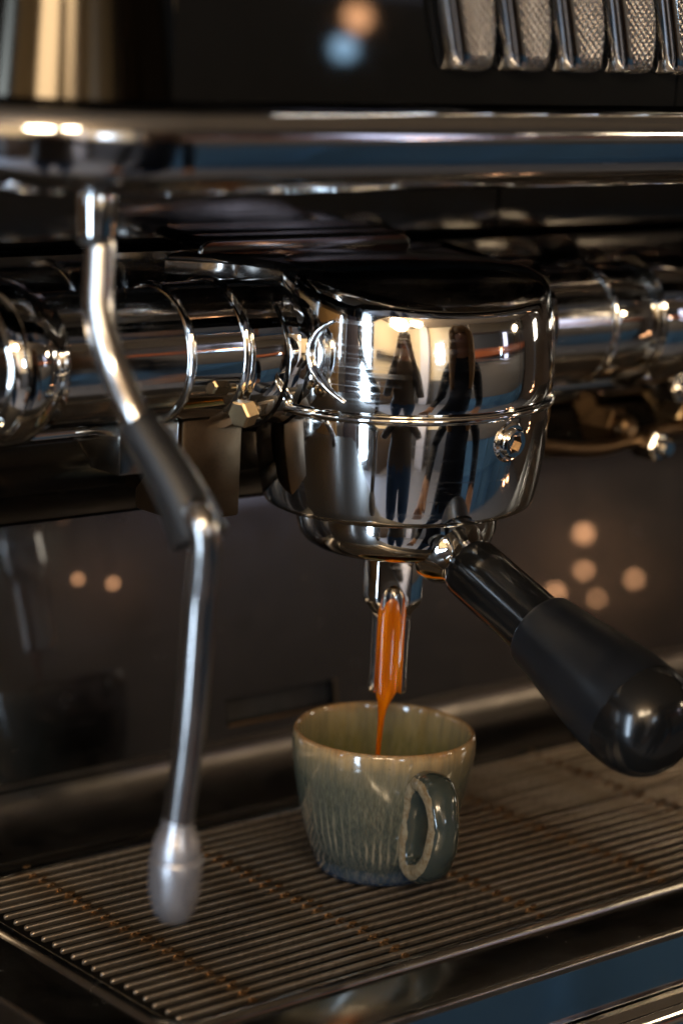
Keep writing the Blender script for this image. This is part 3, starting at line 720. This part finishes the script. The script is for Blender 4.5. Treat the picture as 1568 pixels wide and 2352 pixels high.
# chattered facets: a fan of shallow carved flutes on the side towards the camera
for ring, (r, h) in zip(rings_, outp):
    if .009 < h < .034:
        for i, v in enumerate(ring): pass
nin = len(outp)
BODY = obj('cup_body', bm, [GLAZE, GLAZE_IN], CUP, 60)
for i, p in enumerate(BODY.data.polygons):
    pass
for p in BODY.data.polygons:
    c = p.center; rr = math.hypot(c.x, c.y)
    if c.z > .0075 and p.normal.x*c.x+p.normal.y*c.y < -.0002*0 and (p.normal.x*c.x+p.normal.y*c.y) < 0: p.material_index = 1
    elif c.z < .012 and p.normal.z > .7: p.material_index = 1
HA = 254; hdv = Vector((math.cos(R(HA)), math.sin(R(HA)), 0)); hsv = Vector((-hdv.y, hdv.x, 0))
hp = [(.0340, .0424), (.0385, .0440), (.0430, .0430), (.0466, .0396), (.0488, .0345), (.0490, .0285), (.0472, .0220), (.0432, .0158), (.0382, .0124), (.0330, .0116), (.0288, .0138), (.0280, .0200), (.0292, .0275), (.0308, .0355)]
P2 = [hdv*r+Vector((0, 0, z)) for r, z in hp]; m_ = len(P2); path3 = []
for i in range(m_):
    p0, p1, p2, p3 = P2[i-1], P2[i], P2[(i+1) % m_], P2[(i+2) % m_]
    for k in range(5):
        t = k/5; path3.append(.5*((2*p1)+(-p0+p2)*t+(2*p0-5*p1+4*p2-p3)*t*t+(-p0+3*p1-3*p2+p3)*t**3))
sec = [(math.copysign(abs(math.cos(2*pi*k/24))**1.0, math.cos(2*pi*k/24)), math.copysign(abs(math.sin(2*pi*k/24))**1.0, math.sin(2*pi*k/24))) for k in range(24)]
bm = bmesh.new(); rows = []
nP = len(path3)
for i, p in enumerate(path3):
    t = (path3[(i+1) % nP]-path3[i-1]).normalized(); nrm = t.cross(hsv).normalized()
    rows.append([bm.verts.new(p+nrm*u*.0043+hsv*v*(.0060+.0004*math.sin(i*.2))) for u, v in sec])
for A, B in zip(rows, rows[1:]+rows[:1]):
    for k in range(24): bm.faces.new((A[k], A[(k+1) % 24], B[(k+1) % 24], B[k]))
for v in bm.verts: v.co += Vector((noise.noise(v.co*160), noise.noise(v.co*160+Vector((9, 0, 0))), noise.noise(v.co*160+Vector((0, 9, 0)))))*.0005
HAND = obj('cup_handle', bm, EDGE, CUP, 70)
att = HAND.data.attributes.new('worn', 'FLOAT', 'POINT')   # where the glaze is worn thin: the two edges of the strap
for i_, d_ in enumerate(att.data): d_.value = abs(sec[i_ % 24][1])

# ------------------------------------------------------------------ steam wand
SW = thing('steam_wand', 'bent steel steam wand with black rubber sleeve hanging left of the cup', 'steam wand', (-.165, -.05, .25))
P_ball = Vector((-.1650, -.0510, .2409))
bm = bmesh.new(); lathe(bm, [(.0030, .0150), (.0052, .0140), (.0060, .0100), (.0058, .0040), (.0052, -.0005)], 32, P_ball-Vector((0, 0, .004))); obj('swivel_joint', bm, CHROME_PLAIN, SW)
bm = bmesh.new(); lathe(bm, [(.0044, 0), (.0050, .0008), (.0050, .0024), (.0044, .0032)], 28, P_ball-Vector((0, 0, .0072))); obj('seal_ring', bm, RUBBER, SW)
up_pts = [(-.1638, -.0500, .2375), (-.1638, -.0515, .2340), (-.1647, -.0528, .2269), (-.1659, -.0545, .2174), (-.1657, -.0571, .2092), (-.1644, -.0609, .2000), (-.1632, -.0676, .1899), (-.1618, -.0705, .1850)]
bm = bmesh.new(); tube(bm, smooth_path(up_pts, 8), .0045, 28); obj('upper_tube', bm, WAND, SW)
sl = [(-.1628, -.0685, .1880), (-.1620, -.0698, .1859), (-.1598, -.0768, .1778), (-.1578, -.0838, .1691), (-.1564, -.0904, .1598), (-.1560, -.0922, .1570)]
sp = smooth_path(sl, 6); k = len(sp)-1
rs = [.0046+.0040*(i/k)**.85 for i in range(len(sp))]; rs[0] = .0040; rs[-1] = .0074; rs[-2] = .0082
bm = bmesh.new(); tube(bm, sp, rs, 32); obj('rubber_sleeve', bm, RUBBER, SW)
lo = [(-.1575, -.0870, .1665), (-.1582, -.0925, .1650), (-.1583, -.0958, .1620), (-.1578, -.0965, .1565), (-.1575, -.0957, .1480), (-.1574, -.0945, .1377), (-.1574, -.0928, .1060), (-.1580, -.0896, .0740)]
bm = bmesh.new(); sp = smooth_path(lo, 8); tube(bm, sp, .0044, 28); obj('lower_tube', bm, WAND, SW)
ta, tb = Vector((-.1580, -.0896, .0742)), Vector((-.1575, -.0884, .0462)); tl = (tb-ta).length
bm = bmesh.new(); lathe(bm, [(.0044, -.002), (.0047, .0008), (.0060, .0035), (.0068, .0062), (.0071, .0090), (.0071, .0098)], 40, ta, tb-ta); obj('tip_collar', bm, TIPM, SW, 50)
bm = bmesh.new(); lathe(bm, [(.0070, .0094), (.0074, .0096), (.0076, .0103), (.0077, .0140), (.0075, .0185), (.0067, .0235), (.0056, .0268), (.0040, .0287), (.0025, .0292), (.0003, .0292)], 40, ta, tb-ta)
for v in bm.verts: v.co += Vector((noise.noise(v.co*220), noise.noise(v.co*220+Vector((5, 0, 0))), 0))*.0003
obj('steam_tip', bm, TIPM, SW, 50)

# ------------------------------------------------------------------ people in front of the machine (the chrome mirrors them)
SKIN = plastic('skin', (.55, .32, .22), .5); NAVY = plastic('navy_cotton', (.012, .022, .045), .85); DENIM = plastic('blue_denim', (.05, .12, .26), .85)
HAIR = plastic('blond_hair', (.40, .25, .12), .5); CAPM = plastic('dark_cap', (.02, .02, .025), .8); GREYK = plastic('grey_knit', (.16, .14, .12), .9)
def person(loc, rz, label, topm, botm, hands, hairm, longhair, bulk=1.0):
    P = thing('person', label, 'person', loc); P.rotation_euler = (0, 0, rz)
    V = []; E_ = []; RD = []
    def node(p, r, parent=None):
        V.append(p); RD.append(r); i = len(V)-1
        if parent is not None: E_.append((parent, i))
        return i
    pel = node((0, 0, .95), .14*bulk); wa = node((0, 0, 1.10), .125*bulk, pel); ch = node((0, .01, 1.28), .14*bulk, wa); nb = node((0, 0, 1.43), .075, ch); nk = node((0, .012, 1.50), .052, nb)
    hd1 = node((0, .035, 1.575), .080, nk); hd2 = node((0, .025, 1.655), .086, hd1)
    for s, h in zip((-1, 1), hands):
        sh = node((s*.16, 0, 1.40), .062*bulk, nb); el = node((s*(.235+.12*(bulk-1)), .03, 1.13), .042*bulk, sh)
        wr = node((h[0], h[1], h[2]), .027, el); d = (Vector(h)-Vector(V[el])).normalized(); pm = node(tuple(Vector(h)+d*.06), .030, wr)
        for q in range(4): 
            a = node(tuple(Vector(h)+d*.105+Vector(((q-1.5)*.019, 0, .004))), .0095, pm); node(tuple(Vector(h)+d*(.145-.008*abs(q-1.3))+Vector(((q-1.5)*.019, 0, -.016))), .0085, a)
        th = node(tuple(Vector(h)+d*.05+Vector((-s*.032, 0, .01))), .011, wr); node(tuple(Vector(h)+d*.09+Vector((-s*.040, 0, .012))), .009, th)
        hip = node((s*.095, 0, .86), .095*bulk, pel); kn = node((s*.105, .02, .48), .062*bulk, hip); an = node((s*.11, -.01, .09), .042, kn); node((s*.12, .13, .04), .04, an)
    me = bpy.data.meshes.new('body'); me.from_pydata(V, E_, []); o = bpy.data.objects.new('body', me)
    sk = o.modifiers.new('skin', 'SKIN'); sk.use_smooth_shade = True
    for v, r in zip(me.skin_vertices[0].data, RD): v.radius = (r, r)
    me.skin_vertices[0].data[0].use_root = True
    o.modifiers.new('sub', 'SUBSURF').levels = 2; o.modifiers['sub'].render_levels = 2
    link(o, P); bpy.context.view_layer.update()
    dg = bpy.context.evaluated_depsgraph_get(); m2 = bpy.data.meshes.new_from_object(o.evaluated_get(dg)); o.modifiers.clear(); o.data = m2
    for m in (SKIN, topm, botm): m2.materials.append(m)
    hv = [Vector(h) for h in hands]
    for p in m2.polygons:
        c = p.center; near = min((c-h).length for h in hv)
        p.material_index = 0 if (c.z > 1.475 or near < .045 or any((c-h).dot((h-Vector((0, 0, 1.2))).normalized()) > -.01 and (c-h).length < .2 for h in hv)) else (1 if c.z > .93 else 2)
        p.use_smooth = True
    def part(name, bm, m): return obj(name, bm, m, None, 60)
    def add(name, m, build):
        bm = bmesh.new(); build(bm); o2 = obj(name, bm, m, None, 60); o2.parent = P; return o2
    def ell(bm, c, r): bmesh.ops.create_uvsphere(bm, u_segments=20, v_segments=14, radius=1, matrix=Matrix.Translation(c) @ Matrix.Diagonal((*r, 1)))
    def hair(bm):
        ell(bm, (0, -.005, 1.690), (.088, .098, .085))
        if longhair:
            for s in (-1, 1): tube(bm, smooth_path([(s*.03, .03, 1.765), (s*.083, .045, 1.68), (s*.092, .055, 1.56), (s*.095, .075, 1.42), (s*.085, .095, 1.30)], 5), [.02+.018*math.sin(pi*min(1, i/20)) for i in range(21)], 10)
            ell(bm, (0, -.07, 1.55), (.10, .045, .17))
    add('hair', hairm, hair)
    add('nose', SKIN, lambda bm: ell(bm, (0, .118, 1.612), (.012, .018, .020)))
    for s in (-1, 1): add('eye', CAPM, lambda bm: ell(bm, (s*.031, .102, 1.642), (.013, .008, .006)))
    add('mouth', plastic('lips', (.4, .12, .1), .5), lambda bm: ell(bm, (0, .108, 1.570), (.022, .008, .006)))
    for s in (-1, 1): add('ear', SKIN, lambda bm: ell(bm, (s*.088, .02, 1.62), (.012, .02, .03)))
    return P
person((.0, -.80, -1.2), R(2), 'barista with long blond hair in navy top and blue apron facing the machine', NAVY, DENIM, [(-.20, .26, 1.06), (.20, .24, 1.05)], HAIR, True)
person((-.79, -.875, -1.2), R(-41), 'photographer in grey knit top and dark cap holding up a camera', GREYK, DENIM, [(-.08, .22, 1.53), (.08, .22, 1.53)], CAPM, False, 1.3)

# ------------------------------------------------------------------ small bulbs added in front of the machine for blurred light spots
for i, (p, d, m, r, lab) in enumerate([
        ((.216, .1135, .0753), (.7125, -.7011, .0292), BULB_W, .0035, 'small added bulb, highest of the cluster mirrored right of the brew group'),
        ((.2147, .1106, .0592), (.7107, -.7033, .0142), BULB_W, .0026, 'small added bulb just under the highest one of the right cluster'),
        ((.2466, .1093, .0516), (.7244, -.6894, .0070), BULB_W, .0026, 'small added bulb, rightmost of the cluster mirrored right of the brew group'),
        ((.1963, .1093, .0518), (.7016, -.7126, .0075), BULB_W, .003, 'small added bulb mirrored just above the black portafilter handle'),
        ((.222, .1082, .0458), (.713, -.7011, .0018), BULB_W, .002, 'small dim added bulb, lowest of the cluster mirrored right of the brew group'),
        ((-.0523, .1156, .0868), (.5517, -.8327, .0475), BULB_W, .0015, 'small dim added bulb, left one of the pair mirrored behind the steam wand'),
        ((-.0368, .115, .0834), (.5632, -.8252, .0433), BULB_W, .0017, 'small dim added bulb, right one of the pair mirrored behind the steam wand'),
        ((-.09, -.07, .2987), (.6529, -.7573, -.0146), BULB_W, .009, 'warm added bulb mirrored high in the black front panel'),
        ((-.0943, -.07, .29), (.6491, -.7602, -.0270), BULB_C, .008, 'cool blue added bulb mirrored in the black front panel')]):
    P = Vector(p)+Vector(d)*(((.20 if i < 5 else .10 if i < 7 else .70)+.004*i+p[1])/-d[1])
    t = thing('bokeh_bulb', lab, 'bulb', P, 'bulbs added for blurred light spots')
    bm = bmesh.new(); bmesh.ops.create_uvsphere(bm, u_segments=14, v_segments=8, radius=r, matrix=Matrix.Translation(P)); obj('glass', bm, m, t)
    bm = bmesh.new(); lathe(bm, [(.4*r, 0), (.5*r, .4*r), (.4*r, 1.6*r)], 10, P+Vector((0, 0, r*.9))); obj('socket', bm, BLACK_SATIN, t)
    bm = bmesh.new(); tube(bm, [P+Vector((0, 0, r*2.2)), Vector((P.x, P.y, 1.75))], .0006, 6); obj('cord', bm, BLACK_SATIN, t)
